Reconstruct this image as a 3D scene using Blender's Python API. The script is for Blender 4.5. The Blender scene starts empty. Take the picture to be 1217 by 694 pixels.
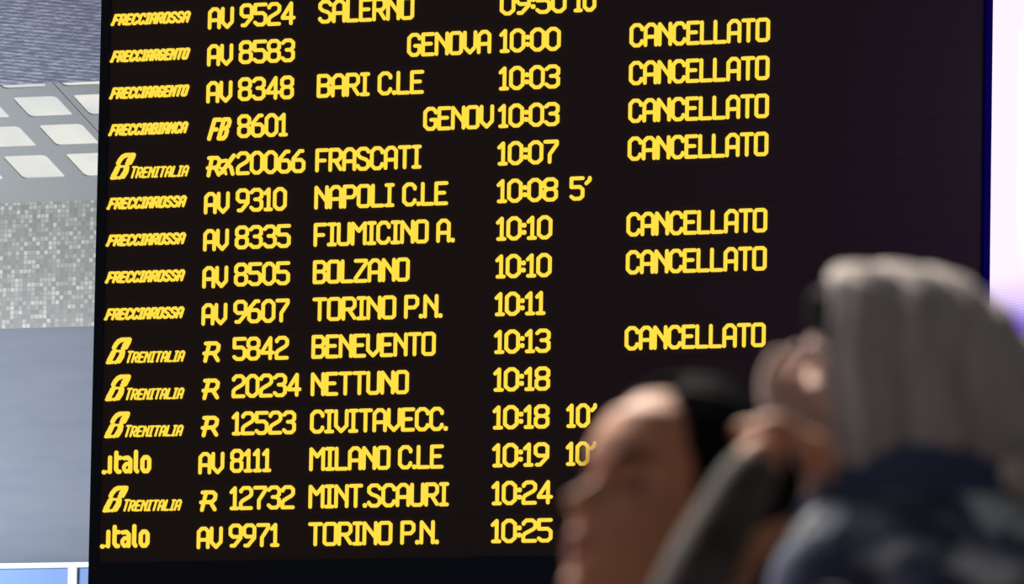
import bpy, bmesh, math, random
from mathutils import Vector, Matrix, Euler
random.seed(4)
C = bpy.context.scene.collection
S = bpy.context.scene

# ------------------------------------------------------------------ camera, world, lights
CAMZ = 0.85
cd = bpy.data.cameras.new('camera'); cam = bpy.data.objects.new('camera', cd); C.objects.link(cam)
right = Vector((0.913133, 0.40728527, 0.01751656)); up = Vector((0.02721987, -0.10378671, 0.99422704)); fwd = Vector((-0.40675202, 0.90738472, 0.10585732))
m = Matrix((right, up, -fwd)).transposed().to_4x4(); m.translation = (0, 0, CAMZ)
cam.matrix_world = m
cd.sensor_width = 36.0; cd.lens = 10014.98 / 1217 * 36.0
cd.clip_end = 300
cd.dof.use_dof = True; cd.dof.focus_distance = 40.0; cd.dof.aperture_fstop = cd.lens / 1000 / 0.030
S.camera = cam

S.view_settings.view_transform = 'Standard'; S.view_settings.look = 'None'
S.view_settings.exposure = 0.0; S.view_settings.gamma = 1.0; S.view_settings.use_curve_mapping = False
S.cycles.use_denoising = True
S.cycles.max_bounces = 8

w = bpy.data.worlds.new('hall_ambient'); S.world = w; w.use_nodes = True
w.node_tree.nodes['Background'].inputs[0].default_value = (0.86, 0.88, 1.0, 1)
w.node_tree.nodes['Background'].inputs[1].default_value = 0.19


def area(name, loc, target, size, power, col=(1, 1, 1), sy=None):
    l = bpy.data.lights.new(name, 'AREA'); l.shape = 'RECTANGLE'; l.size = size; l.size_y = sy or size
    l.energy = power; l.color = col
    o = bpy.data.objects.new(name, l); C.objects.link(o); o.location = loc
    o.rotation_euler = (Vector(target) - Vector(loc)).to_track_quat('-Z', 'Y').to_euler()
    return o


area('wall_fill_light', (-22.6, 36.9, 4.1), (-20.8, 40.3, 4.6), 1.6, 120, (0.95, 0.97, 1.0), 3.0)  # unseen fill light, added to brighten the back wall
area('lower_wall_fill_light', (-22.4, 37.4, 4.25), (-20.9, 40.3, 3.9), 1.2, 115, (0.80, 0.90, 1.0), 1.0)  # unseen fill light, added to lift the lower part of the wall
area('hall_ceiling_lamp', (-5.9, 10.2, 5.4), (-3.35, 7.6, 1.6), 1.8, 1250, (1.0, 0.93, 0.82))
area('shop_front_lamp', (-7.0, 7.4, 2.4), (-3.3, 7.4, 1.55), 1.6, 62, (0.86, 0.84, 1.0))


# ------------------------------------------------------------------ helpers
def mat(name, col, rough=0.6, spec=0.4, metal=0.0):
    m = bpy.data.materials.new(name); m.use_nodes = True
    b = m.node_tree.nodes['Principled BSDF']
    b.inputs['Base Color'].default_value = (*col, 1); b.inputs['Roughness'].default_value = rough
    b.inputs['Specular IOR Level'].default_value = spec; b.inputs['Metallic'].default_value = metal
    return m


def emit(name, col, strength):
    m = bpy.data.materials.new(name); m.use_nodes = True
    nt = m.node_tree; nt.nodes.remove(nt.nodes['Principled BSDF'])
    e = nt.nodes.new('ShaderNodeEmission'); e.inputs[0].default_value = (*col, 1); e.inputs[1].default_value = strength
    nt.links.new(e.outputs[0], nt.nodes['Material Output'].inputs[0])
    return m


class NT:
    """short-hand for building node materials"""
    def __init__(s, m): s.t = m.node_tree; s.b = s.t.nodes.get('Principled BSDF')
    def n(s, kind, **kw):
        o = s.t.nodes.new(kind)
        for k, v in kw.items(): setattr(o, k, v)
        return o
    def l(s, a, b): s.t.links.new(a, b)
    def math(s, op, a, b=None):
        o = s.n('ShaderNodeMath', operation=op)
        for i, v in enumerate((a, b)):
            if v is None: continue
            if isinstance(v, (int, float)): o.inputs[i].default_value = v
            else: s.l(v, o.inputs[i])
        return o.outputs[0]
    def ramp(s, fac, stops):
        o = s.n('ShaderNodeValToRGB'); s.l(fac, o.inputs[0])
        e = o.color_ramp.elements
        while len(e) < len(stops): e.new(0.5)
        for i, (p, c) in enumerate(stops): e[i].position = p; e[i].color = (*c, 1)
        return o.outputs[0]
    def mix(s, fac, a, b):
        o = s.n('ShaderNodeMix', data_type='RGBA')
        if isinstance(fac, (int, float)): o.inputs[0].default_value = fac
        else: s.l(fac, o.inputs[0])
        for i, v in ((6, a), (7, b)):
            if isinstance(v, tuple): o.inputs[i].default_value = (*v, 1)
            else: s.l(v, o.inputs[i])
        return o.outputs[2]
    def coord(s, scale=(1, 1, 1), rot=(0, 0, 0)):
        c = s.n('ShaderNodeTexCoord'); mp = s.n('ShaderNodeMapping')
        mp.inputs['Scale'].default_value = scale; mp.inputs['Rotation'].default_value = rot
        s.l(c.outputs['Object'], mp.inputs[0]); return mp.outputs[0]


def link(name, me, mats, parent=None):
    o = bpy.data.objects.new(name, me); C.objects.link(o)
    for mm in (mats if isinstance(mats, (list, tuple)) else [mats]): me.materials.append(mm)
    if parent: o.parent = parent
    return o


def obj(name, bm, mats, parent=None, smooth=False):
    me = bpy.data.meshes.new(name); bmesh.ops.recalc_face_normals(bm, faces=bm.faces); bm.to_mesh(me); bm.free()
    if smooth:
        for p in me.polygons: p.use_smooth = True
    return link(name, me, mats, parent)


def thing(name, label, cat, loc=(0, 0, 0), rz=0.0):
    o = bpy.data.objects.new(name, None); C.objects.link(o); o.location = loc; o.rotation_euler = (0, 0, rz)
    o.empty_display_size = 0.2
    o['label'] = label; o['category'] = cat
    return o


def struct(name, bm, mats):
    o = obj(name, bm, mats); o['kind'] = 'structure'; return o


def box(bm, x0, y0, z0, x1, y1, z1, bev=0.0):
    vs = [bm.verts.new(p) for p in ((x0, y0, z0), (x1, y0, z0), (x1, y1, z0), (x0, y1, z0), (x0, y0, z1), (x1, y0, z1), (x1, y1, z1), (x0, y1, z1))]
    fs = [bm.faces.new([vs[i] for i in f]) for f in ((3, 2, 1, 0), (4, 5, 6, 7), (0, 1, 5, 4), (1, 2, 6, 5), (2, 3, 7, 6), (3, 0, 4, 7))]
    if bev:
        es = list({e for f in fs for e in f.edges})
        bmesh.ops.bevel(bm, geom=es, offset=bev, segments=2, affect='EDGES', profile=0.5)


def baked(o):
    """the object's modifiers worked into a new mesh; the source object is removed"""
    dg = bpy.context.evaluated_depsgraph_get(); dg.update()
    me = bpy.data.meshes.new_from_object(o.evaluated_get(dg))
    bpy.data.objects.remove(o)
    return me


# ------------------------------------------------------------------ setting: wall, mosaic, balcony, soffit, floor
WY = 40.3
m_wall = mat('painted_wall', (0.27, 0.30, 0.36), 0.75, 0.2)
q = NT(m_wall); nz = q.n('ShaderNodeTexNoise'); nz.inputs['Scale'].default_value = 3.0; nz.inputs['Detail'].default_value = 3
q.l(q.coord((1, 1, 5)), nz.inputs[0])
q.l(q.ramp(nz.outputs[0], [(0.3, (0.200, 0.215, 0.262)), (0.7, (0.225, 0.238, 0.278))]), q.b.inputs['Base Color'])
bm = bmesh.new(); box(bm, -27, WY, 0, -14, WY + 0.3, 11); struct('wall_back', bm, m_wall)

m_mos = mat('glass_mosaic', (0.4, 0.4, 0.38), 0.35, 0.5)
q = NT(m_mos); TS = 0.0248
c = q.n('ShaderNodeTexCoord'); sp = q.n('ShaderNodeSeparateXYZ'); q.l(c.outputs['Object'], sp.inputs[0])
gx = q.math('DIVIDE', sp.outputs[0], TS); gz = q.math('DIVIDE', sp.outputs[2], TS)
cv = q.n('ShaderNodeCombineXYZ'); q.l(q.math('FLOOR', gx), cv.inputs[0]); q.l(q.math('FLOOR', gz), cv.inputs[1])
wn = q.n('ShaderNodeTexWhiteNoise', noise_dimensions='2D'); q.l(cv.outputs[0], wn.inputs[0])
tile = q.ramp(wn.outputs[0], [(0.0, (0.235, 0.23, 0.21)), (0.45, (0.29, 0.285, 0.26)), (0.75, (0.385, 0.38, 0.34)), (1.0, (0.54, 0.53, 0.47))])
fx = q.math('ABSOLUTE', q.math('SUBTRACT', q.math('FRACT', gx), 0.5)); fz = q.math('ABSOLUTE', q.math('SUBTRACT', q.math('FRACT', gz), 0.5))
gr = q.math('GREATER_THAN', q.math('MAXIMUM', fx, fz), 0.42)
q.l(q.mix(gr, tile, (0.255, 0.255, 0.25)), q.b.inputs['Base Color'])
bm = bmesh.new(); box(bm, -27, WY - 0.02, 5.43, -14, WY + 0.01, 6.20); struct('wall_mosaic_band', bm, m_mos)

m_floor = mat('polished_stone_floor', (0.22, 0.21, 0.20), 0.3, 0.5)
bm = bmesh.new(); box(bm, -30, -3, -0.2, 12, 45, 0); struct('floor', bm, m_floor)
m_slab = mat('slab_plaster', (0.5, 0.5, 0.5), 0.7, 0.2)
bm = bmesh.new(); box(bm, -27, 39.45, 2.75, -14, WY + 0.05, 3.02); struct('floor_balcony', bm, m_slab)
bm = bmesh.new(); box(bm, -18.1, 36.47, 0, -14.2, 36.95, 7.2); struct('pillar_board', bm, mat('dark_steel_cladding', (0.02, 0.02, 0.022), 0.5))

# balustrade in front of the wall
m_white = mat('white_painted_metal', (0.83, 0.90, 0.93), 0.35, 0.4)
m_glass = mat('blue_tinted_glass', (0.20, 0.33, 0.66), 0.5, 0.15)
q = NT(m_glass); q.b.inputs['Transmission Weight'].default_value = 0.25; q.b.inputs['IOR'].default_value = 1.45
bal = thing('balustrade', 'white metal balcony railing with blue glass panels below the plain wall', 'railing', (-20.3, 39.7, 3.02))
bm = bmesh.new(); box(bm, -5, -0.03, 1.060, 5, 0.03, 1.090, 0.008); obj('handrail', bm, m_white, bal)
for i, x in enumerate((-2.436, -1.236, -0.036, 1.164, 2.364)):
    bm = bmesh.new(); box(bm, x, -0.02, 0, x + 0.055, 0.02, 1.062, 0.005); obj('post', bm, m_white, bal)
for i, x in enumerate((-2.38, -1.18, 0.02, 1.22)):
    bm = bmesh.new(); box(bm, x + 0.004, -0.006, 0.08, x + 1.138, 0.006, 1.058); obj('glass_panel', bm, m_glass, bal)

# sloping soffit with lit rectangular openings (two panels), fascia above it
SA = math.radians(20)
# local panel frame: x to the right, l out of the wall along the slope
ex = Vector((1, 0, 0)); el = Vector((0, -math.cos(SA), math.sin(SA))); en = Vector((0, math.sin(SA), math.cos(SA)))
m_soff = mat('grey_painted_soffit', (0.37, 0.375, 0.365), 0.6, 0.25)
m_diff = emit('lit_white_diffuser', (0.92, 0.93, 0.91), 0.86)
q = NT(m_diff); nz = q.n('ShaderNodeTexNoise'); nz.inputs['Scale'].default_value = 2.2; q.l(q.coord(), nz.inputs[0])
q.l(q.ramp(nz.outputs[0], [(0.35, (0.80, 0.83, 0.84)), (0.65, (0.97, 0.97, 0.90))]), m_diff.node_tree.nodes['Emission'].inputs[0])


def rrect(x0, y0, x1, y1, r, n=5):
    out = []
    for cx, cy, a0 in ((x1 - r, y1 - r, 0), (x0 + r, y1 - r, 90), (x0 + r, y0 + r, 180), (x1 - r, y0 + r, 270)):
        for i in range(n + 1):
            a = math.radians(a0 + 90 * i / n); out.append((cx + r * math.cos(a), cy + r * math.sin(a)))
    return out


ROWS_L = [(0.275, 0.545), (0.642, 0.883), (0.975, 1.205), (1.305, 1.318)]
LEN = 1.352


def soffit(x0, x1, cols, label):
    base = Vector((x0, WY - 0.02, 6.115))
    root = thing('soffit_panel', label, 'ceiling panel', base)
    cu = bpy.data.curves.new('soffit_outline', 'CURVE'); cu.dimensions = '2D'; cu.fill_mode = 'BOTH'; cu.extrude = 0.004
    edge = [(0, 0), (x1 - x0, 0), (x1 - x0, LEN)]
    for a, b in sorted(cols, reverse=True):                         # openings cut by the front edge
        a -= x0; b -= x0; edge += [(b, LEN), (b, 1.33), (b - .008, 1.313), (b - .025, 1.305), (a + .025, 1.305), (a + .008, 1.313), (a, 1.33), (a, LEN)]
    loops = [edge + [(0, LEN)]]
    for a, b in cols:
        for l0, l1 in ROWS_L[:3]: loops.append(rrect(a - x0, l0, b - x0, l1, 0.028))
    for lp in loops:
        s_ = cu.splines.new('POLY'); s_.points.add(len(lp) - 1); s_.use_cyclic_u = True
        for i, (px, py) in enumerate(lp): s_.points[i].co = (px, py, 0, 1)
    o = bpy.data.objects.new('soffit_tmp', cu); C.objects.link(o)
    me = baked(o)
    def mp(x, l, d=0.0): return ex * x + el * l + en * d
    for v in me.vertices: v.co = mp(v.co.x, v.co.y, v.co.z + 0.004)
    link('perforated_sheet', me, m_soff, root)
    for a, b in cols:
        for l0, l1 in ROWS_L:
            bm = bmesh.new()
            vs = [bm.verts.new(mp(px, pl, pd)) for pd in (0.009, 0.02) for px, pl in ((a - x0 - .03, l0 - .03), (b - x0 + .03, l0 - .03), (b - x0 + .03, l1 + .03), (a - x0 - .03, l1 + .03))]
            for f in ((0, 1, 2, 3), (7, 6, 5, 4), (0, 4, 5, 1), (1, 5, 6, 2), (2, 6, 7, 3), (3, 7, 4, 0)): bm.faces.new([vs[i] for i in f])
            obj('light_diffuser', bm, m_diff, root)


P0 = 0.374
soffit(-21.63, -20.149, [(-20.46 - P0 * k, -20.2 - P0 * k) for k in (3, 2, 1, 0)], 'grey perforated soffit panel, the wider one left of the thin diagonal seam')
soffit(-20.143, -19.0, [(-20.105 + P0 * k, -19.845 + P0 * k) for k in (0, 1, 2)], 'grey perforated soffit panel cut off by the board, right of the thin diagonal seam')

m_fas = mat('ribbed_slate_fabric', (0.3, 0.33, 0.42), 0.7, 0.2)
q = NT(m_fas)
nz = q.n('ShaderNodeTexNoise'); nz.inputs['Scale'].default_value = 1.0; nz.inputs['Detail'].default_value = 2.5
q.l(q.coord((16, 16, 115), (0, math.radians(-10), 0)), nz.inputs[0])
wv = q.n('ShaderNodeTexWave', bands_direction='Z'); wv.inputs['Scale'].default_value = 17; wv.inputs['Distortion'].default_value = 2.5
wv.inputs['Detail Scale'].default_value = 3; q.l(q.coord((1, 1, 1), (0, math.radians(-7), 0)), wv.inputs[0])
mx = q.math('ADD', q.math('MULTIPLY', nz.outputs[0], 0.75), q.math('MULTIPLY', wv.outputs['Fac'], 0.25))
q.l(q.ramp(mx, [(0.32, (0.21, 0.23, 0.31)), (0.52, (0.33, 0.35, 0.445)), (0.72, (0.66, 0.67, 0.77))]), q.b.inputs['Base Color'])
fy = WY - 0.02 - 1.355 * math.cos(SA); fz0 = 6.115 + 1.355 * math.sin(SA)
bm = bmesh.new(); box(bm, -27, fy - 0.03, fz0 + 0.0, -14, fy + 0.03, 10.5)
struct('wall_upper_fascia', bm, m_fas)

# ------------------------------------------------------------------ departure board
ORG = Vector((-16.27008, 36.29539, 4.23429 + CAMZ))
m_frame = mat('black_board_frame', (0.016, 0.019, 0.024), 0.5, 0.1)
m_side = mat('blue_spill_casing', (0.003, 0.0006, 0.050), 0.7, 0.0)  # blue light spilling from the screen is put into this colour
m_panel = mat('dark_display_surface', (0.070, 0.044, 0.033), 0.7, 0.05)
m_led = emit('lit_amber_lettering', (1.0, 0.70, 0.058), 1.08)

STROKE = 0.0177
G = {
 'A': (4, [[(0, 0), (0, 6.6), (1.3, 8), (2.8, 8), (4, 6.8), (4, 0)], [(0, 3.2), (4, 3.2)]]),
 'B': (4, [[(0, 0), (0, 8), (3, 8), (4, 7), (4, 5.2), (3, 4.2), (4, 3.2), (4, 1), (3, 0), (0, 0)], [(0, 4.2), (3, 4.2)]]),
 'C': (4, [[(4, 6.2), (4, 6.9), (2.9, 8), (1.2, 8), (0, 6.7), (0, 1.3), (1.2, 0), (2.9, 0), (4, 1.1), (4, 1.7)]]),
 'E': (3.8, [[(3.8, 8), (0, 8), (0, 0), (3.8, 0)], [(0, 4.2), (3.0, 4.2)]]),
 'F': (3.8, [[(3.8, 8), (0, 8), (0, 0)], [(0, 3.9), (3.0, 3.9)]]),
 'G': (4, [[(4, 6.4), (4, 6.9), (2.9, 8), (1.2, 8), (0, 6.7), (0, 1.3), (1.2, 0), (2.9, 0), (4, 1.1), (4, 3.6), (2.3, 3.6)]]),
 'I': (2.4, [[(0, 8), (2.4, 8)], [(1.2, 8), (1.2, 0)], [(0, 0), (2.4, 0)]]),
 'L': (3.7, [[(0, 8), (0, 0), (3.7, 0)]]),
 'M': (4.6, [[(0, 0), (0, 8), (2.3, 5.0), (4.6, 8), (4.6, 0)]]),
 'N': (4, [[(0, 0), (0, 8), (4, 2.2)], [(4, 8), (4, 0)]]),
 'O': (4, [[(0.7, 8), (0, 7.3), (0, 0.7), (0.7, 0), (3.3, 0), (4, 0.7), (4, 7.3), (3.3, 8), (0.7, 8)]]),
 'P': (4, [[(0, 0), (0, 8), (3, 8), (4, 7), (4, 4.9), (3, 3.7), (0, 3.7)]]),
 'R': (4, [[(0, 0), (0, 8), (3, 8), (4, 7), (4, 4.9), (3, 3.7), (0, 3.7)], [(1.9, 3.7), (4, 0.2)]]),
 'S': (4, [[(4, 6.7), (4, 7), (3, 8), (1, 8), (0, 7), (0, 5.5), (1, 4.5), (3, 3.7), (4, 2.8), (4, 1), (3, 0), (1, 0), (0, 1), (0, 1.3)]]),
 'T': (4, [[(0, 8), (4, 8)], [(2, 8), (2, 0)]]),
 'U': (4, [[(0, 8), (0, 0.8), (0.8, 0), (3.2, 0), (4, 0.8), (4, 8)]]),
 'V': (4, [[(0, 8), (0, 2.2), (2, 0), (4, 2.2), (4, 8)]]),
 'Z': (4, [[(0, 8), (4, 8), (4, 7), (0, 1), (0, 0), (4, 0)]]),
 '0': (4, [[(1.3, 8), (0, 6.7), (0, 1.3), (1.3, 0), (2.7, 0), (4, 1.3), (4, 6.7), (2.7, 8), (1.3, 8)]]),
 '1': (2.4, [[(0, 6.4), (1.4, 8), (1.4, 0)], [(0.2, 0), (2.4, 0)]]),
 '2': (4, [[(0, 6.6), (0, 7), (1, 8), (3, 8), (4, 7), (4, 5.4), (3.4, 4.6), (0.6, 2.9), (0, 2.1), (0, 0), (4, 0)]]),
 '3': (4, [[(0, 7), (1, 8), (3, 8), (4, 7), (4, 5.2), (3, 4.2), (4, 3.2), (4, 1), (3, 0), (1, 0), (0, 1)], [(1.5, 4.2), (3, 4.2)]]),
 '4': (4.3, [[(3.2, 0), (3.2, 8), (0, 2.6), (0, 2.2), (4.3, 2.2)]]),
 '5': (4, [[(4, 8), (0, 8), (0, 4.6), (3, 4.6), (4, 3.6), (4, 1), (3, 0), (1, 0), (0, 0.9)]]),
 '6': (4, [[(3.5, 8), (2.4, 8), (0, 5), (0, 1), (1, 0), (3, 0), (4, 1), (4, 3.5), (3, 4.5), (0.3, 4.5)]]),
 '7': (4, [[(0, 8), (4, 8), (4, 6.9), (1.6, 3), (1.6, 0)]]),
 '8': (4, [[(1, 8), (0, 7), (0, 5.2), (1, 4.2), (0, 3.2), (0, 1), (1, 0), (3, 0), (4, 1), (4, 3.2), (3, 4.2), (4, 5.2), (4, 7), (3, 8), (1, 8)], [(1, 4.2), (3, 4.2)]]),
 '9': (4, [[(0.5, 0), (1.6, 0), (4, 3), (4, 7), (3, 8), (1, 8), (0, 7), (0, 4.5), (1, 3.5), (3.7, 3.5)]]),
 '.': (0.3, [[(0, 0), (0.3, 0)], [(0, 0.35), (0.3, 0.35)]]),
 ':': (0.4, [[(0, 2.1), (0.4, 2.1)], [(0, 2.5), (0.4, 2.5)], [(0, 4.9), (0.4, 4.9)], [(0, 5.3), (0.4, 5.3)]]),
 "'": (1.2, [[(1.2, 8), (1.2, 7.2), (0, 5.9)]]),
 ' ': (1.6, []),
}
D_LED = 0.005


def capsule(bm, p, q_, r, y0=0.0, n=5):
    """a rounded stroke standing out of the display surface"""
    p = Vector(p); q_ = Vector(q_); d = q_ - p
    a = math.atan2(d.y, d.x) if d.length > 1e-6 else 0.0
    ring = []
    for c_, s_ in ((q_, a - math.pi / 2), (p, a + math.pi / 2)):
        for i in range(n + 1):
            t = s_ + math.pi * i / n; ring.append((c_.x + r * math.cos(t), c_.y + r * math.sin(t)))
    f = [bm.verts.new((x, y0 - D_LED, z)) for x, z in ring]; b = [bm.verts.new((x, y0, z)) for x, z in ring]
    bm.faces.new(f); k = len(ring)
    for i in range(k): bm.faces.new((f[i], f[(i + 1) % k], b[(i + 1) % k], b[i]))


def stroke_text(bm, s, u0, u1, zb, h=0.115, st=STROKE, shear=0.0, gap=0.0186, caps=None, y0=0.0):
    """block letters between u0 and u1 standing on zb"""
    gap = st if gap is None else gap
    r = st / 2
    hs = [(caps if caps and i == 0 else h) for i in range(len(s))]
    wu = sum(G[c_][0] for c_ in s)
    fixed = st + gap * (len(s) - 1) + shear * h
    ux = (u1 - u0 - fixed) / wu
    x = u0 + r
    for c_, hh in zip(s, hs):
        wid, lines = G[c_]; uz = (hh - st) / 8
        for ln in lines:
            pts = [(x + px * ux + shear * (pz * uz), zb + r + pz * uz) for px, pz in ln]
            for a, b in zip(pts, pts[1:]): capsule(bm, a, b, r, y0)
        x += wid * ux + gap


def polyline(bm, pts, st, y0=0.0):
    for a, b in zip(pts, pts[1:]): capsule(bm, a, b, st / 2, y0)


board = thing('departure_board', 'huge black station departure board with rows of amber lettering', 'departure board', ORG)
Z0, Z1, XL, XR, ZB = -1.258, 1.72, -2.215, 2.394, -1.62
bm = bmesh.new(); box(bm, XL + 0.01, 0.012, ZB + 0.01, XR - 0.045, 0.15, Z1); obj('casing', bm, m_frame, board)
bm = bmesh.new()
box(bm, XL, -0.012, ZB, XL + 0.048, 0.05, Z1, 0.003)
box(bm, XL + 0.048, -0.012, ZB, XR, 0.05, Z0, 0.003)
box(bm, XL + 0.048, -0.012, Z1 - 0.04, XR - 0.016, 0.05, Z1, 0.003)
obj('frame', bm, m_frame, board)
bm = bmesh.new(); box(bm, XR - 0.016, -0.004, Z0, XR, 0.078, Z1, 0.002); obj('side_panel', bm, m_side, board)['label'] = 'side face coloured as if lit blue by the screen'

ROWS = [
 ('rossa', [('AV', -1.637, -1.499), ('9524', -1.467, -1.168), ('SALERNO', -1.046, -0.539), ('09:50', -0.088, 0.258), ("10'", 0.294, 0.446)]),
 ('argento', [('AV', -1.637, -1.499), ('8583', -1.467, -1.168), ('GENOVA', -0.571, -0.131), ('10:00', -0.088, 0.231), ('CANCELLATO', 0.588, 1.305)]),
 ('argento', [('AV', -1.637, -1.499), ('8348', -1.467, -1.169), ('BARI C.LE', -1.046, -0.480), ('10:03', -0.088, 0.231), ('CANCELLATO', 0.588, 1.305)]),
 ('bianca', [('FB', -1.628, -1.489), ('8601', -1.467, -1.197), ('GENOV', -0.479, -0.110), ('10:03', -0.088, 0.231), ('CANCELLATO', 0.588, 1.305)]),
 ('treni', [('R>', -1.635, -1.477), ('20066', -1.469, -1.100), ('FRASCATI', -1.046, -0.486), ('10:07', -0.088, 0.230), ('CANCELLATO', 0.588, 1.305)]),
 ('rossa', [('AV', -1.637, -1.501), ('9310', -1.467, -1.195), ('NAPOLI C.LE', -1.047, -0.342), ('10:08', -0.088, 0.230), ("5'", 0.291, 0.403)]),
 ('rossa', [('AV', -1.637, -1.501), ('8335', -1.467, -1.170), ('FIUMICINO A.', -1.047, -0.303), ('10:10', -0.088, 0.204), ('CANCELLATO', 0.588, 1.305)]),
 ('rossa', [('AV', -1.637, -1.501), ('8505', -1.467, -1.170), ('BOLZANO', -1.047, -0.537), ('10:10', -0.088, 0.204), ('CANCELLATO', 0.588, 1.305)]),
 ('rossa', [('AV', -1.637, -1.501), ('9607', -1.467, -1.169), ('TORINO P.N.', -1.046, -0.360), ('10:11', -0.088, 0.176)]),
 ('treni', [('R', -1.633, -1.532), ('5842', -1.467, -1.168), ('BENEVENTO', -1.046, -0.393), ('10:13', -0.088, 0.205), ('CANCELLATO', 0.588, 1.305)]),
 ('treni', [('R', -1.633, -1.532), ('20234', -1.467, -1.097), ('NETTUNO', -1.046, -0.530), ('10:18', -0.088, 0.206)]),
 ('treni', [('R', -1.633, -1.532), ('12523', -1.464, -1.122), ('CIVITAVECC.', -1.046, -0.321), ('10:18', -0.088, 0.206), ("10'", 0.293, 0.450)]),
 ('italo', [('AV', -1.637, -1.500), ('8111', -1.467, -1.249), ('MILANO C.LE', -1.046, -0.340), ('10:19', -0.087, 0.208), ("10'", 0.294, 0.451)]),
 ('treni', [('R', -1.633, -1.532), ('12732', -1.467, -1.120), ('MINT.SCAURI', -1.046, -0.309), ('10:24', -0.087, 0.231)]),
 ('italo', [('AV', -1.637, -1.500), ('9971', -1.467, -1.197), ('TORINO P.N.', -1.045, -0.357), ('10:25', -0.087, 0.232)]),
]
YF = 0.0
PITCH = 0.18012


def logo(bm, kind, zb):
    if kind in ('rossa', 'argento', 'bianca'):
        t = {'rossa': 'FRECCIAROSSA', 'argento': 'FRECCIARGENTO', 'bianca': 'FRECCIABIANCA'}[kind]
        stroke_text(bm, t, -2.160, -1.724, zb + 0.034, 0.058, 0.0130, 0.34, 0.0122)
        # the first letter's long foot
        polyline(bm, [(-2.158, zb + 0.040), (-2.136, zb + 0.070)], 0.0125)
    elif kind == 'treni':
        stroke_text(bm, 'TRENITALIA', -2.046, -1.716, zb + 0.003, 0.055, 0.0098, 0.32, 0.0122, 0.060)
        e = lambda pts: [(-2.150 + px * 0.136, zb + pz * 0.128) for px, pz in pts]
        polyline(bm, e([(0.32, 0.62), (0.39, 0.75), (0.50, 0.87), (0.62, 0.915)]), 0.022)
        polyline(bm, e([(0.60, 0.925), (0.94, 0.925)]), 0.020)
        polyline(bm, e([(0.90, 0.86), (0.78, 0.64)]), 0.026); polyline(bm, e([(0.66, 0.60), (0.80, 0.61)]), 0.016); polyline(bm, e([(0.80, 0.84), (0.70, 0.70)]), 0.016)
        polyline(bm, e([(0.14, 0.14), (0.22, 0.28), (0.30, 0.44)]), 0.026)
        polyline(bm, e([(0.07, 0.065), (0.27, 0.075)]), 0.016); polyline(bm, e([(0.30, 0.49), (0.44, 0.50)]), 0.014)
        polyline(bm, e([(0.66, 0.46), (0.63, 0.30), (0.52, 0.13)]), 0.028)
        polyline(bm, e([(0.50, 0.12), (0.38, 0.065)]), 0.016); polyline(bm, e([(0.55, 0.49), (0.62, 0.48)]), 0.014)
    else:
        k = 0.0105; z = zb + 0.017; st = 0.021
        P = lambda pts: [(-2.147 + px * k, z + pz * k) for px, pz in pts]
        polyline(bm, P([(0, -0.1), (0.25, -0.1)]), 0.022)
        polyline(bm, P([(3.1, 6.6), (3.1, 0)]), st); polyline(bm, P([(1.6, 0.1), (3.1, 0)]), 0.012)
        polyline(bm, P([(6.3, 8.8), (6.3, 1.2), (7.3, 0), (8.2, 0)]), st); polyline(bm, P([(6.3, 6.4), (8.4, 6.4)]), st)
        polyline(bm, P([(10.4, 6.2), (12.4, 6.4), (13.6, 5.2), (13.6, 0)]), st)
        polyline(bm, P([(13.6, 3.6), (11.4, 3.5), (10.4, 2.4), (10.4, 1.2), (11.4, 0), (12.6, 0.2), (13.6, 1.4)]), st * 0.9)
        polyline(bm, P([(16.4, 9), (16.4, 1.0), (17.2, 0)]), st)
        polyline(bm, P([(20.8, 6.4), (19.8, 5.2), (19.8, 1.3), (20.8, 0), (22.3, 0), (23.3, 1.3), (23.3, 5.2), (22.3, 6.4), (20.8, 6.4)]), st)


def category(bm, s, u0, u1, zb):
    if s == 'AV':
        stroke_text(bm, s, u0, u1, zb - 0.005, 0.108)
    elif s == 'FB':
        stroke_text(bm, 'FB', u0, u1, zb - 0.008, 0.112, 0.0205, 0.30, 0.0195)
    else:                                                           # sloping R with a foot to the left
        ue = u1 if s == 'R' else u0 + 0.086
        w_ = ue - u0; h = 0.106
        P = lambda pts: [(u0 + 0.010 + px * (w_ - 0.02), zb + 0.004 + pz * (h - 0.02)) for px, pz in pts]
        polyline(bm, P([(0.12, 0), (0.38, 1.0)]), 0.019)
        polyline(bm, P([(0.14, 0.98), (0.82, 0.98), (1.0, 0.84), (0.96, 0.60), (0.78, 0.44), (0.05, 0.42)]), 0.019)
        polyline(bm, P([(0.66, 0.44), (0.96, 0.02)]), 0.019)
        if s == 'R>':                                               # small aeroplane
            c = Vector((u1 - 0.040, zb + 0.052))
            A = lambda pts: [(c.x + px, c.y + pz) for px, pz in pts]
            polyline(bm, A([(-0.030, -0.036), (0.034, 0.044)]), 0.021)
            polyline(bm, A([(-0.036, 0.018), (-0.006, 0.022), (0.004, 0.006)]), 0.017)
            polyline(bm, A([(0.030, -0.044), (0.020, -0.012), (0.002, 0.002)]), 0.019)
            polyline(bm, A([(-0.038, -0.014), (-0.020, -0.020)]), 0.013); polyline(bm, A([(-0.006, -0.044), (-0.014, -0.022)]), 0.013)


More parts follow.
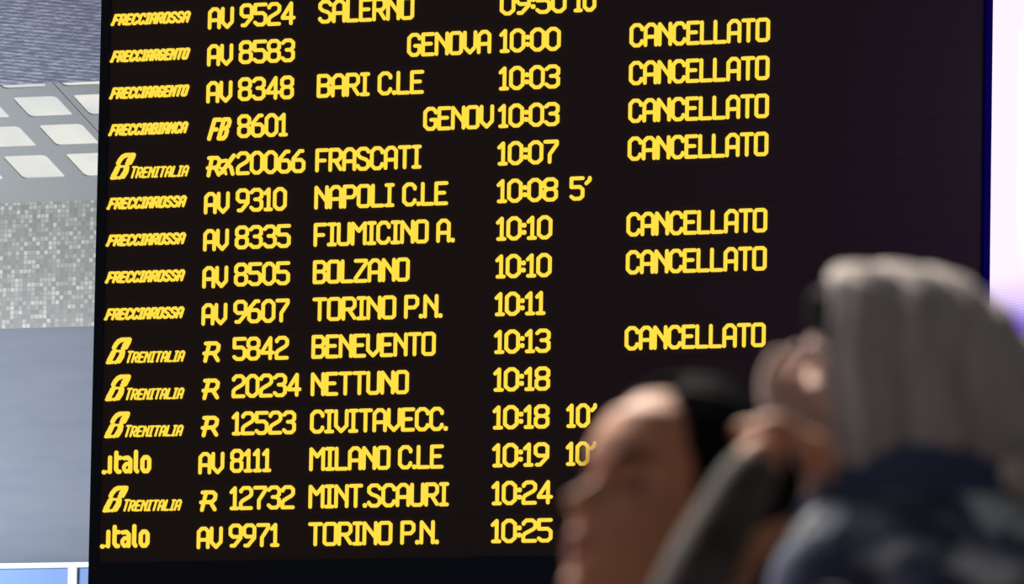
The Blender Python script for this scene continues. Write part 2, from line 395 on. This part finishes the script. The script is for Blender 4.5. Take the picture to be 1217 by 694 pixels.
NAMES = ['train_category', 'train_number', 'destination', 'departure_time']
for k, (carrier, items) in enumerate(ROWS):
    zb = 1.32681 - PITCH * k
    lo = zb - 0.034; hi = lo + PITCH - 0.0007
    bm = bmesh.new(); box(bm, XL + 0.049, 0.0, (Z0 + 0.001 if k == 14 else lo), XR - 0.017, 0.012, hi)
    row = obj('board_row', bm, m_panel, board)
    words_ = ' '.join(t for t, _, _ in items).replace('R>', 'R')
    row['label'] = 'dark display row lit with ' + words_
    bm = bmesh.new(); logo(bm, carrier, zb); obj('carrier_logo', bm, m_led, row)
    for i, (t, u0, u1) in enumerate(items):
        bm = bmesh.new()
        if i == 0: category(bm, t, u0, u1, zb)
        else: stroke_text(bm, t, u0, u1, zb)
        nm = NAMES[i] if i < 4 else ('delay' if t.endswith("'") else 'status')
        obj(nm, bm, m_led, row)
for k in (-1,):                                                     # unlit row above the picture
    lo = 1.32681 - PITCH * k - 0.034
    bm = bmesh.new(); box(bm, XL + 0.049, 0.0, lo, XR - 0.017, 0.012, Z1 - 0.041); obj('board_row', bm, m_panel, board)

# ------------------------------------------------------------------ advertising screen to the right
m_ad = emit('lit_screen_picture', (1, 1, 1), 1.0)
q = NT(m_ad); em = m_ad.node_tree.nodes['Emission']
c = q.n('ShaderNodeTexCoord'); sp = q.n('ShaderNodeSeparateXYZ'); q.l(c.outputs['Object'], sp.inputs[0])
X, Zc = sp.outputs[0], sp.outputs[2]
# picture on the screen: a white panel on a lilac ground turning violet below; violet further out is added to tint the board
fx = q.n('ShaderNodeMapRange'); fx.inputs[1].default_value = 0.42; fx.inputs[2].default_value = 0.85; q.l(X, fx.inputs[0])
fz = q.n('ShaderNodeMapRange'); fz.inputs[1].default_value = 0.02; fz.inputs[2].default_value = -0.36; q.l(Zc, fz.inputs[0])
far = q.math('MAXIMUM', q.math('MINIMUM', q.math('MULTIPLY', fx.outputs[0], 5.0), 1.0), fz.outputs[0])
ground = q.ramp(far, [(0.0, (0.97, 0.82, 1.0)), (0.35, (0.78, 0.60, 1.0)), (0.7, (0.24, 0.12, 0.85)), (1.0, (0.10, 0.03, 0.72))])
wx = q.n('ShaderNodeMapRange'); wx.inputs[1].default_value = 0.235; wx.inputs[2].default_value = 0.27; q.l(X, wx.inputs[0])
wx2 = q.n('ShaderNodeMapRange'); wx2.inputs[1].default_value = 0.62; wx2.inputs[2].default_value = 0.50; q.l(X, wx2.inputs[0])
wz = q.n('ShaderNodeMapRange'); wz.inputs[1].default_value = 1.155; wz.inputs[2].default_value = 1.14; q.l(Zc, wz.inputs[0])
wz2 = q.n('ShaderNodeMapRange'); wz2.inputs[1].default_value = 0.02; wz2.inputs[2].default_value = 0.40; q.l(Zc, wz2.inputs[0])
white = q.math('MULTIPLY', q.math('MULTIPLY', wx.outputs[0], wx2.outputs[0]), q.math('MULTIPLY', wz.outputs[0], wz2.outputs[0]))
col = q.mix(white, ground, (1.0, 1.0, 1.0))
ln = q.math('SINE', q.math('MULTIPLY', Zc, 2 * math.pi / 0.0135))
lnf = q.math('MULTIPLY', q.math('GREATER_THAN', ln, 0.2), q.math('MULTIPLY', fz.outputs[0], 0.42))
q.l(q.mix(lnf, col, (0.10, 0.05, 0.55)), em.inputs[0]); fo = q.n('ShaderNodeMapRange'); fo.inputs[1].default_value = 1.25; fo.inputs[2].default_value = 0.85; q.l(X, fo.inputs[0])
q.l(q.math('ADD', q.math('MULTIPLY', q.math('MULTIPLY', fx.outputs[0], fo.outputs[0]), 14.0), 1.12), em.inputs[1])  # extra strength in the unseen violet band throws purple light on the board
TILT = math.radians(-38)
ad = thing('advertising_screen', 'bright white and lilac screen glowing right of the departure board', 'screen', ORG + Vector((2.352, 0.165, 0)), TILT)
bm = bmesh.new(); box(bm, 0.0, 0.02, -1.5, 3.2, 0.14, 1.9, 0.004); obj('casing', bm, m_frame, ad)
bm = bmesh.new(); box(bm, 0.004, 0.0, -1.48, 3.19, 0.02, 1.88); obj('display', bm, m_ad, ad)
bm = bmesh.new(); box(bm, 1.2, 0.14, -5.0842, 1.9, 0.5, 1.4); obj('mast', bm, m_frame, ad)

# ------------------------------------------------------------------ people
RZ = math.radians(24.06)
m_skin = mat('skin', (0.42, 0.178, 0.095), 0.7, 0.25)
NT(m_skin).b.inputs['Subsurface Weight'].default_value = 0.08; NT(m_skin).b.inputs['Subsurface Radius'].default_value = (0.01, 0.004, 0.002)
m_skin2 = mat('pale_skin', (0.56, 0.38, 0.31), 0.7, 0.25)
m_lip = mat('lips', (0.20, 0.045, 0.04), 0.7, 0.2)
m_hair = mat('black_hair', (0.004, 0.004, 0.0045), 0.8, 0.015)
m_eye = mat('eye', (0.30, 0.27, 0.26), 0.3); m_iris = mat('dark_iris', (0.015, 0.01, 0.008), 0.2)


def lerp_tab(tab, h):
    if h <= tab[0][0]: return tab[0][1]
    for (a, va), (b, vb) in zip(tab, tab[1:]):
        if h <= b:
            t = (h - a) / (b - a); t = t * t * (3 - 2 * t); return va + (vb - va) * t
    return tab[-1][1]


FRONT = [(0, .050), (.008, .074), (.018, .083), (.030, .079), (.045, .084), (.06, .086), (.075, .083), (.095, .082), (.115, .081), (.130, .088), (.150, .090), (.172, .085), (.195, .068), (.212, .044), (.222, .018), (.226, 0)]
BACK = [(0, .015), (.02, .032), (.05, .060), (.08, .078), (.11, .091), (.14, .099), (.165, .097), (.19, .080), (.21, .052), (.222, .020), (.226, 0)]
WIDE = [(0, .020), (.010, .031), (.03, .045), (.05, .055), (.075, .063), (.10, .067), (.13, .072), (.155, .074), (.18, .067), (.20, .050), (.215, .030), (.223, .012), (.226, 0)]
NOSE = [(.066, 0), (.073, .012), (.080, .027), (.086, .028), (.098, .018), (.112, .009), (.124, .002), (.132, 0)]


def gauss(x, s): return math.exp(-(x / s) ** 2)


def head_pt(th, h, off=0.0):
    """face looks to -x, chin at h=0; th=0 front, positive towards -y"""
    c_, s_ = math.cos(th), math.sin(th)
    a = lerp_tab(FRONT if c_ > 0 else BACK, h) + off; w_ = lerp_tab(WIDE, h) + off
    x = -a * math.copysign(abs(c_) ** 0.85, c_); y = -w_ * math.copysign(abs(s_) ** 0.9, s_)
    if c_ > 0 and off < 0.02:
        nw = 0.0085 + 0.007 * gauss(h - .078, .012)
        f = lerp_tab(NOSE, h) * gauss(y, nw)
        f += 0.006 * gauss(h - .057, .006) * gauss(y, .020) + 0.005 * gauss(h - .044, .006) * gauss(y, .018)
        f -= 0.004 * gauss(h - .0505, .003) * gauss(y, .024)
        f += 0.004 * gauss(h - .014, .010) * gauss(y, .016)
        for sy in (-1, 1):
            f -= 0.017 * gauss(h - .114, .013) * gauss(y - sy * .031, .018)
            f += 0.005 * gauss(h - .132, .008) * gauss(y - sy * .030, .018)
            f += 0.005 * gauss(h - .088, .014) * gauss(y - sy * .044, .016)
        x -= f
    return Vector((x, y, h))


def head_mesh(bm, M, nt=112, nh=96):
    rings = []
    for j in range(nh + 1):
        t = j / nh; h = 0.2255 * (t if t < 0.8 else 0.8 + 0.2 * math.sin((t - .8) / .2 * math.pi / 2))
        h = 0.0008 + h * 0.995
        rings.append([bm.verts.new(M @ head_pt(2 * math.pi * i / nt, h)) for i in range(nt)])
    for a, b in zip(rings, rings[1:]):
        for i in range(nt): bm.faces.new((a[i], a[(i + 1) % nt], b[(i + 1) % nt], b[i]))
    bm.faces.new(rings[0]); bm.faces.new(rings[-1])
    for sy in (-1, 1):                                              # ears
        bmesh.ops.create_uvsphere(bm, u_segments=16, v_segments=10, radius=1.0, matrix=M @ Matrix.Translation((0.012, sy * .070, .102)) @ Euler((0, math.radians(12), math.radians(sy * 25))).to_matrix().to_4x4() @ Matrix.Diagonal((.017, .008, .031, 1)))


def skin_piece(bm_out, chains, root, level=2, M=Matrix()):
    """chains of (point, radius) joined where points coincide, grown by the Skin modifier"""
    bm = bmesh.new(); lay = bm.verts.layers.skin.verify(); idx = {}
    for ch in chains:
        prev = None
        for p, r in ch:
            key = tuple(round(x, 4) for x in p)
            if key not in idx:
                v = bm.verts.new(p); rr = r if isinstance(r, tuple) else (r, r); v[lay].radius = rr; v[lay].use_root = (key == tuple(round(x, 4) for x in root)); idx[key] = v
            v = idx[key]
            if prev is not None and bm.edges.get((prev, v)) is None: bm.edges.new((prev, v))
            prev = v
    me = bpy.data.meshes.new('skin_tmp'); bm.to_mesh(me); bm.free()
    o = bpy.data.objects.new('skin_tmp', me); C.objects.link(o)
    md = o.modifiers.new('skin', 'SKIN'); md.branch_smoothing = 0.6
    ss = o.modifiers.new('sub', 'SUBSURF'); ss.levels = level; ss.render_levels = level
    me2 = baked(o); me2.transform(M); bm_out.from_mesh(me2); bpy.data.meshes.remove(me2)


def keep_largest(me):
    """drops closed-in bubbles the remesh leaves inside a body"""
    bm = bmesh.new(); bm.from_mesh(me); seen = set(); comps = []
    for v in bm.verts:
        if v in seen: continue
        st = [v]; seen.add(v); c_ = []
        while st:
            a = st.pop(); c_.append(a)
            for e in a.link_edges:
                b = e.other_vert(a)
                if b not in seen: seen.add(b); st.append(b)
        comps.append(c_)
    comps.sort(key=len)
    if len(comps) > 1: bmesh.ops.delete(bm, geom=[v for c_ in comps[:-1] for v in c_], context='VERTS')
    bm.to_mesh(me); bm.free()


def fused(name, bm, voxel, mats, parent, smooth_it=6):
    me = bpy.data.meshes.new('fuse_tmp'); bmesh.ops.recalc_face_normals(bm, faces=bm.faces); bm.to_mesh(me); bm.free()
    o = bpy.data.objects.new('fuse_tmp', me); C.objects.link(o)
    r = o.modifiers.new('remesh', 'REMESH'); r.mode = 'VOXEL'; r.voxel_size = voxel
    if smooth_it:
        s_ = o.modifiers.new('smooth', 'SMOOTH'); s_.iterations = smooth_it; s_.factor = 0.5
    me2 = baked(o)
    for p in me2.polygons: p.use_smooth = True
    keep_largest(me2)
    return link(name, me2, mats, parent)


def hand(bm, M, curl=0.6, side=1):
    """palm in local x (towards the finger ends) and y (across), z the back of the hand; thumb on the +y side"""
    palm = [((-.015, 0, 0), (.022, .026)), ((.02, 0, 0), (.030, .015)), ((.055, 0, .001), (.036, .013)), ((.085, 0, .001), (.036, .010))]
    def bend(x0, y0, lens, spread, c_):
        pts = [((x0 - .03, y0 * .8, 0), .010), ((x0, y0, 0.002), .0095)]; a = 0.15; x, y, z = x0, y0, 0.002
        for i, L in enumerate(lens):
            x += L * math.cos(a) ; z -= L * math.sin(a); y += L * spread; pts.append(((x, y, z), .0088 - i * .0007)); a += c_
        return pts
    skin_piece(bm, [[(p, r) for p, r in palm]], palm[0][0], 2, M)
    for y0, lens, sp_ in ((.027, (.040, .024, .020), .08), (.009, (.045, .028, .021), .02), (-.010, (.041, .026, .020), -.04), (-.028, (.032, .020, .018), -.12)):
        ch = bend(.088, y0, lens, sp_, curl); skin_piece(bm, [ch], ch[0][0], 2, M)
    th = [((.012, .018, -.004), .013), ((.035, .040, -.012), .012), ((.062, .050, -.022), .010), ((.086, .047, -.030), .0085)]
    skin_piece(bm, [th], th[0][0], 2, M)


def torso(bm, rings, n=40):
    """a closed trunk through oval rings (height, centre x, half depth, half width)"""
    rs = []
    for z, cx, rx, ry in rings:
        rs.append([bm.verts.new((cx + rx * math.cos(2 * math.pi * i / n), ry * math.copysign(abs(math.sin(2 * math.pi * i / n)) ** .8, math.sin(2 * math.pi * i / n)), z)) for i in range(n)])
    for a, b in zip(rs, rs[1:]):
        for i in range(n): bm.faces.new((a[i], a[(i + 1) % n], b[(i + 1) % n], b[i]))
    bm.faces.new(rs[0][::-1]); bm.faces.new(rs[-1])


def frame_m(origin, xdir, ydir):
    x = Vector(xdir).normalized(); z = x.cross(Vector(ydir)).normalized(); y = z.cross(x)
    m_ = Matrix((x, y, z)).transposed().to_4x4(); m_.translation = origin; return m_


def face_parts(root, M, lips=True):
    for sy in (-1, 1):
        bm = bmesh.new(); P = head_pt(sy * 0.44, .113); P.y = -sy * .031
        bmesh.ops.create_uvsphere(bm, u_segments=20, v_segments=14, radius=.0122, matrix=M @ Matrix.Translation(P + Vector((.0070, 0, 0))) @ Matrix.Rotation(math.pi / 2, 4, 'Y'))
        ctr = M @ (P + Vector((.0070, 0, 0))); fd = (M.to_3x3() @ Vector((-1, 0, 0))).normalized()
        for f in bm.faces:
            if (f.calc_center_median() - ctr).normalized().dot(fd) > 0.80: f.material_index = 1
        obj('eye', bm, [m_eye, m_iris], root, True)
        bm = bmesh.new(); prev = None                               # brow
        n = 14
        for i in range(n + 1):
            t = sy * (0.20 + 0.60 * i / n); hh = .127 + .006 * math.sin(math.pi * i / n * .8)
            wd = .0045 * math.sin(math.pi * (0.12 + .85 * i / n))
            cur = [bm.verts.new(M @ head_pt(t, hh + d * wd, o_)) for d, o_ in ((-1, .0005), (0, .0035), (1, .0005))]
            if prev:
                for a in (0, 1): bm.faces.new((prev[a], cur[a], cur[a + 1], prev[a + 1]))
            prev = cur
        obj('eyebrow', bm, m_hair, root, True)
    for sy in (-1, 1):                                              # dark upper lashes
        bm = bmesh.new(); P = head_pt(sy * 0.44, .113); P.y = -sy * .031; ctr = P + Vector((.0070, 0, 0)); prev = None
        for i in range(13):
            a = math.radians(-62 + 124 * i / 12); cur = []
            for el_, r_ in ((8, .0124), (24, .0140), (46, .0128)):
                e_ = math.radians(el_ * math.cos(a * .8)); cur.append(bm.verts.new(M @ (ctr + Vector((-math.cos(e_) * math.cos(a), math.cos(e_) * math.sin(a), math.sin(e_))) * r_)))
            if prev:
                for k in (0, 1): bm.faces.new((prev[k], cur[k], cur[k + 1], prev[k + 1]))
            prev = cur
        obj('eyelashes', bm, m_hair, root, True)
    bm = bmesh.new(); rows = []
    n = 20
    for j in range(9):
        line = []
        for i in range(n + 1):
            t = -0.30 + 0.60 * i / n; k = math.sqrt(max(0, 1 - (t / .30) ** 2)) * 0.95 + .05
            line.append(bm.verts.new(M @ head_pt(t, .0505 + (j - 4) / 4 * .0115 * k, .0016 * k)))
        rows.append(line)
    for a, b in zip(rows, rows[1:]):
        for i in range(n): bm.faces.new((a[i], a[i + 1], b[i + 1], b[i]))
    obj('lips', bm, m_lip, root, True)


def hair_shell(root, M, hl, top=.2262, off=.014, name='hair', extra=None):
    nt, nh = 120, 44; bm = bmesh.new(); ro, ri = [], []
    for i in range(nt):
        th = 2 * math.pi * i / nt; a = abs((th + math.pi) % (2 * math.pi) - math.pi)
        h0 = hl(a); co, ci = [], []
        for j in range(nh + 1):
            t = j / nh; h = h0 + (top - .0006 - h0) * math.sin(t * math.pi / 2)
            e = off * min(1, 0.15 + t * 3.0)
            p = head_pt(th, h, e); p.z += off * t * .9
            if extra: p = extra(p, a, t)
            co.append(bm.verts.new(M @ p)); ci.append(bm.verts.new(M @ head_pt(th, h, -.003)))
        ro.append(co); ri.append(ci)
    for i in range(nt):
        k = (i + 1) % nt
        for j in range(nh):
            bm.faces.new((ro[i][j], ro[k][j], ro[k][j + 1], ro[i][j + 1])); bm.faces.new((ri[i][j + 1], ri[k][j + 1], ri[k][j], ri[i][j]))
        bm.faces.new((ri[i][0], ri[k][0], ro[k][0], ro[i][0]))
    bm.faces.new([r_[-1] for r_ in ro]); bm.faces.new([r_[-1] for r_ in reversed(ri)])
    return obj(name, bm, m_hair, root, True)


def lower_body(root, x, m_trouser, m_shoe, hip):
    bm = bmesh.new()
    for sy in (-1, 1):
        skin_piece(bm, [[((x, 0, hip), .13), ((x, sy * .09, hip - .06), .098), ((x - .01, sy * .095, hip * .52), .066), ((x + .01, sy * .10, .10), .050)]], (x, 0, hip), 2)
    fused('trousers', bm, .012, m_trouser, root)
    for sy in (-1, 1):
        bm = bmesh.new()
        skin_piece(bm, [[((x + .05, sy * .10, .055), (.045, .05)), ((x - .05, sy * .10, .05), (.045, .045)), ((x - .15, sy * .10, .036), (.042, .032)), ((x - .20, sy * .10, .03), (.03, .022))]], (x + .05, sy * .10, .055), 2)
        obj('shoe', bm, m_shoe, root, True)


# --- woman in profile
WX = Vector((-3.254, 7.259, 0)) + Vector((math.cos(RZ), math.sin(RZ), 0)) * 0.177
woman = thing('person', 'black-haired woman with bare face and raised brown sleeve, looking up at the board', 'person', WX, RZ)
HM = Matrix.Translation((-.018, -.01, 1.487)) @ Matrix.Rotation(math.radians(32), 4, 'Z') @ Matrix.Rotation(math.radians(19), 4, 'Y') @ Matrix.Scale(1.10, 4) @ Matrix.Translation((0, 0, -.113))
nk = HM @ Vector((.020, 0, .030)); nk2 = HM @ Vector((.022, 0, .075))
SH, EL, WR = (.13, -.16, 1.285), (-.034, -.262, 1.352), (.066, -.130, 1.548)
bm = bmesh.new(); head_mesh(bm, HM)
pel = (.10, 0, .92)
skin_piece(bm, [[(pel, .125), ((.10, 0, 1.08), .11), ((.10, 0, 1.22), (.10, .13)), ((.09, 0, 1.33), (.07, .09)), (tuple((Vector((.06, 0, 1.38)) + nk) / 2), .052), (tuple(nk), .050), (tuple(nk2), .048)],
                [((.10, 0, 1.22), .12), ((.105, -.09, 1.29), .065), (SH, .048), (EL, .030), (WR, .025)],
                [((.10, 0, 1.22), .12), ((.105, .09, 1.29), .065), ((.11, .17, 1.285), .052), ((.10, .24, 1.03), .038), ((.0, .22, .82), .027)]], pel, 2)
hand(bm, frame_m((.072, -.122, 1.556), (.20, .97, .06), (-.93, .18, .30)), 0.5)
hand(bm, frame_m((.0, .22, .81), (-.35, 0, -1), (-1, 0, .35)), 0.35)
fused('body', bm, .0036, m_skin, woman, 5)
face_parts(woman, HM)


def hl_w(a):
    return lerp_tab([(0, .206), (.5, .203), (.9, .180), (1.15, .145), (1.35, .105), (1.55, .085), (1.8, .10), (2.2, .115), (3.15, .12)], a)


def bun(p, a, t):
    if p.x > 0: p = p + Vector((-.010 * min(1, p.x / .08) * (1 - .4 * t), 0, 0))
    return p


hair_shell(woman, HM, hl_w, off=.013, extra=bun)
# jacket with raised sleeve and stand-up collar
m_jac = mat('brown_grey_jacket', (0.04, 0.03, 0.025), 0.85, 0.15)
q = NT(m_jac); nz = q.n('ShaderNodeTexNoise'); nz.inputs['Scale'].default_value = 45; q.l(q.coord((1, 1, .35)), nz.inputs[0])
q.l(q.ramp(nz.outputs[0], [(0.3, (0.026, 0.020, 0.016)), (0.7, (0.066, 0.052, 0.044))]), q.b.inputs['Base Color'])
bm = bmesh.new()
torso(bm, [(.80, .10, .15, .185), (1.02, .10, .125, .165), (1.18, .095, .14, .18), (1.28, .095, .125, .185), (1.325, .085, .105, .14), (1.345, .08, .085, .095)])
skin_piece(bm, [[((.10, -.08, 1.27), .075), (SH, .066), (EL, .040), ((.014, -.1975, 1.45), .035), ((.060, -.138, 1.536), .031)]], (.10, -.08, 1.27), 2)
skin_piece(bm, [[((.10, .08, 1.27), .075), ((.11, .17, 1.265), .064), ((.10, .24, 1.03), .052), ((.01, .22, .85), .042)]], (.10, .08, 1.27), 2)
fused('jacket', bm, .009, m_jac, woman, 4)
bm = bmesh.new(); prev = None
for i in range(33):                                                 # collar ring
    a = 2 * math.pi * i / 32; cur = []
    for rr, zz in ((.082, 1.33), (.086, 1.37), (.082, 1.405), (.072, 1.408), (.068, 1.36), (.070, 1.32)):
        cur.append(bm.verts.new((.062 + rr * 1.05 * math.cos(a), rr * .95 * math.sin(a), zz + .012 * math.cos(a))))
    if prev:
        for k in range(6): bm.faces.new((prev[k], cur[k], cur[(k + 1) % 6], prev[(k + 1) % 6]))
    prev = cur
obj('collar', bm, m_jac, woman, True)
lower_body(woman, .10, mat('dark_trousers', (0.03, 0.03, 0.035), 0.8), mat('black_shoe', (0.01, 0.01, 0.01), 0.4), .90)

# --- person in the hooded scarf
PX = Vector((-3.498, 7.804, 0)) + Vector((math.cos(RZ), math.sin(RZ), 0)) * 0.414
pers = thing('person', 'person in taupe hood and dark blue patterned jacket, hand raised to chin', 'person', PX, RZ)
HP = Matrix.Translation((-.038, 0, 1.655)) @ Matrix.Rotation(math.radians(-6), 4, 'Z') @ Matrix.Rotation(math.radians(20), 4, 'Y') @ Matrix.Translation((0, 0, -.110))
nk = HP @ Vector((.020, 0, .030)); nk2 = HP @ Vector((.022, 0, .075))
SH, EL, WR = (.03, -.175, 1.455), (-.085, -.225, 1.275), (-.112, -.115, 1.535)
SF, EF, WF = (.03, .185, 1.435), (-.09, .20, 1.22), (-.203, .005, 1.44)
pel = (.05, 0, .97)
bm = bmesh.new(); head_mesh(bm, HP)
skin_piece(bm, [[(pel, .13), ((.05, 0, 1.15), .12), ((.045, 0, 1.32), (.11, .14)), ((.035, 0, 1.45), (.07, .09)), (tuple((Vector((.02, 0, 1.50)) + nk) / 2), .055), (tuple(nk), .052), (tuple(nk2), .05)],
                [((.045, 0, 1.32), .13), ((.035, -.09, 1.43), .07), (SH, .056), (EL, .044), (WR, .030)],
                [((.045, 0, 1.32), .13), ((.035, .09, 1.43), .07), (SF, .056), (EF, .044), (WF, .030)]], pel, 2)
hand(bm, frame_m((-.122, -.108, 1.560), (-.10, .45, .62), (.55, .5, -.4)), 0.60)
hand(bm, frame_m((-.197, .0, 1.452), (.45, -.12, .86), (-.4, -.8, 0.2)), 0.45)
fused('body', bm, .0036, m_skin2, pers, 5)
face_parts(pers, HP)
hair_shell(pers, HP, lambda a: lerp_tab([(0, .150), (.6, .148), (1.0, .135), (1.3, .10), (1.7, .08), (2.4, .05), (3.15, .04)], a), off=.026)

m_hood = mat('taupe_knit', (0.215, 0.185, 0.165), 0.9, 0.15)
q = NT(m_hood); nz = q.n('ShaderNodeTexNoise'); nz.inputs['Scale'].default_value = 60; q.l(q.coord((1.6, 1, .15)), nz.inputs[0])
q.l(q.ramp(nz.outputs[0], [(0.3, (0.235, 0.200, 0.188)), (0.7, (0.35, 0.305, 0.280))]), q.b.inputs['Base Color'])
TOP = [(-.092, 1.774), (-.085, 1.786), (-.05, 1.789), (0, 1.787), (.04, 1.778), (.08, 1.750), (.11, 1.718), (.14, 1.675), (.165, 1.62), (.18, 1.575), (.186, 1.56)]
WID = [(-.092, .094), (-.06, .104), (0, .116), (.05, .120), (.10, .112), (.14, .090), (.17, .058), (.182, .030), (.186, .012)]
bm = bmesh.new(); NS, NA = 70, 56; grid = []
for i in range(NS + 1):
    x = -.092 + .278 * i / NS; zt, wy = lerp_tab(TOP, x), lerp_tab(WID, x); zb_ = 1.54; line = []
    for j in range(NA + 1):
        t = math.pi * j / NA; cs, sn = math.cos(t), math.sin(t)
        side = abs(cs) ** 1.5
        fold = (.006 * math.sin(x * 95 + 1.2 * math.sin(t * 2)) + .004 * math.sin(x * 210 + 2 + 2.0 * sn)) * side * min(1, (x + .092) * 25)
        y = -(wy + fold) * math.copysign(abs(cs) ** .55, cs) if abs(cs) > 1e-6 else 0
        z = zb_ + (zt - zb_) * (abs(sn) ** .42) + .0025 * math.sin(x * 130 + j * .7) * sn
        line.append(bm.verts.new((x + .006 * math.sin(z * 40) * side, y, z)))
    grid.append(line)
for a, b in zip(grid, grid[1:]):
    for j in range(NA): bm.faces.new((a[j], a[j + 1], b[j + 1], b[j]))
me = bpy.data.meshes.new('hood_tmp'); bmesh.ops.recalc_face_normals(bm, faces=bm.faces); bm.to_mesh(me); bm.free()
o = bpy.data.objects.new('hood_tmp', me); C.objects.link(o)
so = o.modifiers.new('solid', 'SOLIDIFY'); so.thickness = .009; so.offset = 0
ss = o.modifiers.new('sub', 'SUBSURF'); ss.levels = 1
me = baked(o)
for p in me.polygons: p.use_smooth = True
link('hood', me, m_hood, pers)

m_navy = mat('navy_denim', (0.034, 0.044, 0.085), 0.85, 0.2)
m_print = mat('patterned_navy_jacket', (0.03, 0.04, 0.065), 0.85, 0.2)
q = NT(m_print); nz = q.n('ShaderNodeTexNoise'); nz.inputs['Scale'].default_value = 15; nz.inputs['Detail'].default_value = 1.5; nz.inputs['Distortion'].default_value = 0.8
q.l(q.coord((1, 1, 1.3)), nz.inputs[0])
q.l(q.ramp(nz.outputs[0], [(0.46, (0.022, 0.028, 0.048)), (0.53, (0.13, 0.145, 0.165)), (0.62, (0.36, 0.38, 0.38))]), q.b.inputs['Base Color'])
bm = bmesh.new()
torso(bm, [(.86, .05, .165, .20), (1.08, .045, .155, .185), (1.28, .035, .17, .20), (1.40, .03, .175, .225), (1.47, .03, .175, .225), (1.515, .03, .165, .195), (1.548, .03, .145, .155), (1.562, .03, .110, .115)])
skin_piece(bm, [[((.03, .10, 1.45), .11), (SF, .088), (EF, .066), ((-.155, .08, 1.36), .050), ((-.190, .025, 1.405), .044)]], (.03, .10, 1.45), 2)
fused('jacket', bm, .009, m_print, pers, 4)
bm = bmesh.new()
skin_piece(bm, [[((.03, -.12, 1.44), .09), (SH, .080), (EL, .068), ((-.103, -.165, 1.43), .058), ((-.110, -.129, 1.510), .048)]], (.03, -.12, 1.44), 2)
fused('sleeve', bm, .009, m_navy, pers, 4)['label'] = 'plain dark blue sleeve'
bm = bmesh.new(); prev = None
prof = ((.150, 1.510), (.160, 1.540), (.152, 1.572), (.138, 1.592), (.118, 1.590), (.108, 1.555), (.106, 1.51))
for i in range(49):                                                 # tall wide collar
    a = 2 * math.pi * i / 48; cur = []
    for rr, zz in prof:
        rr += .004 * math.sin(a * 7 + zz * 60)
        cur.append(bm.verts.new((.028 + rr * 1.04 * math.cos(a), rr * .92 * math.sin(a), zz + .006 * math.sin(a * 3) - .012 * math.cos(a))))
    if prev:
        for k in range(7): bm.faces.new((prev[k], cur[k], cur[(k + 1) % 7], prev[(k + 1) % 7]))
    prev = cur
obj('collar', bm, m_navy, pers, True)
bm = bmesh.new()
skin_piece(bm, [[((.075, -.165, 1.574), .018), ((.11, -.160, 1.566), .023), ((.155, -.125, 1.556), .024), ((.185, -.04, 1.55), .024), ((.185, .05, 1.55), .022), ((.15, .12, 1.555), .018)]], (.075, -.165, 1.574), 2)
obj('scarf', bm, mat('beige_scarf', (0.30, 0.255, 0.20), 0.9, 0.1), pers, True)['label'] = 'beige scarf end at the back of the collar'
lower_body(pers, .05, mat('charcoal_trousers', (0.035, 0.035, 0.04), 0.8), mat('grey_shoe', (0.05, 0.05, 0.05), 0.5), .95)
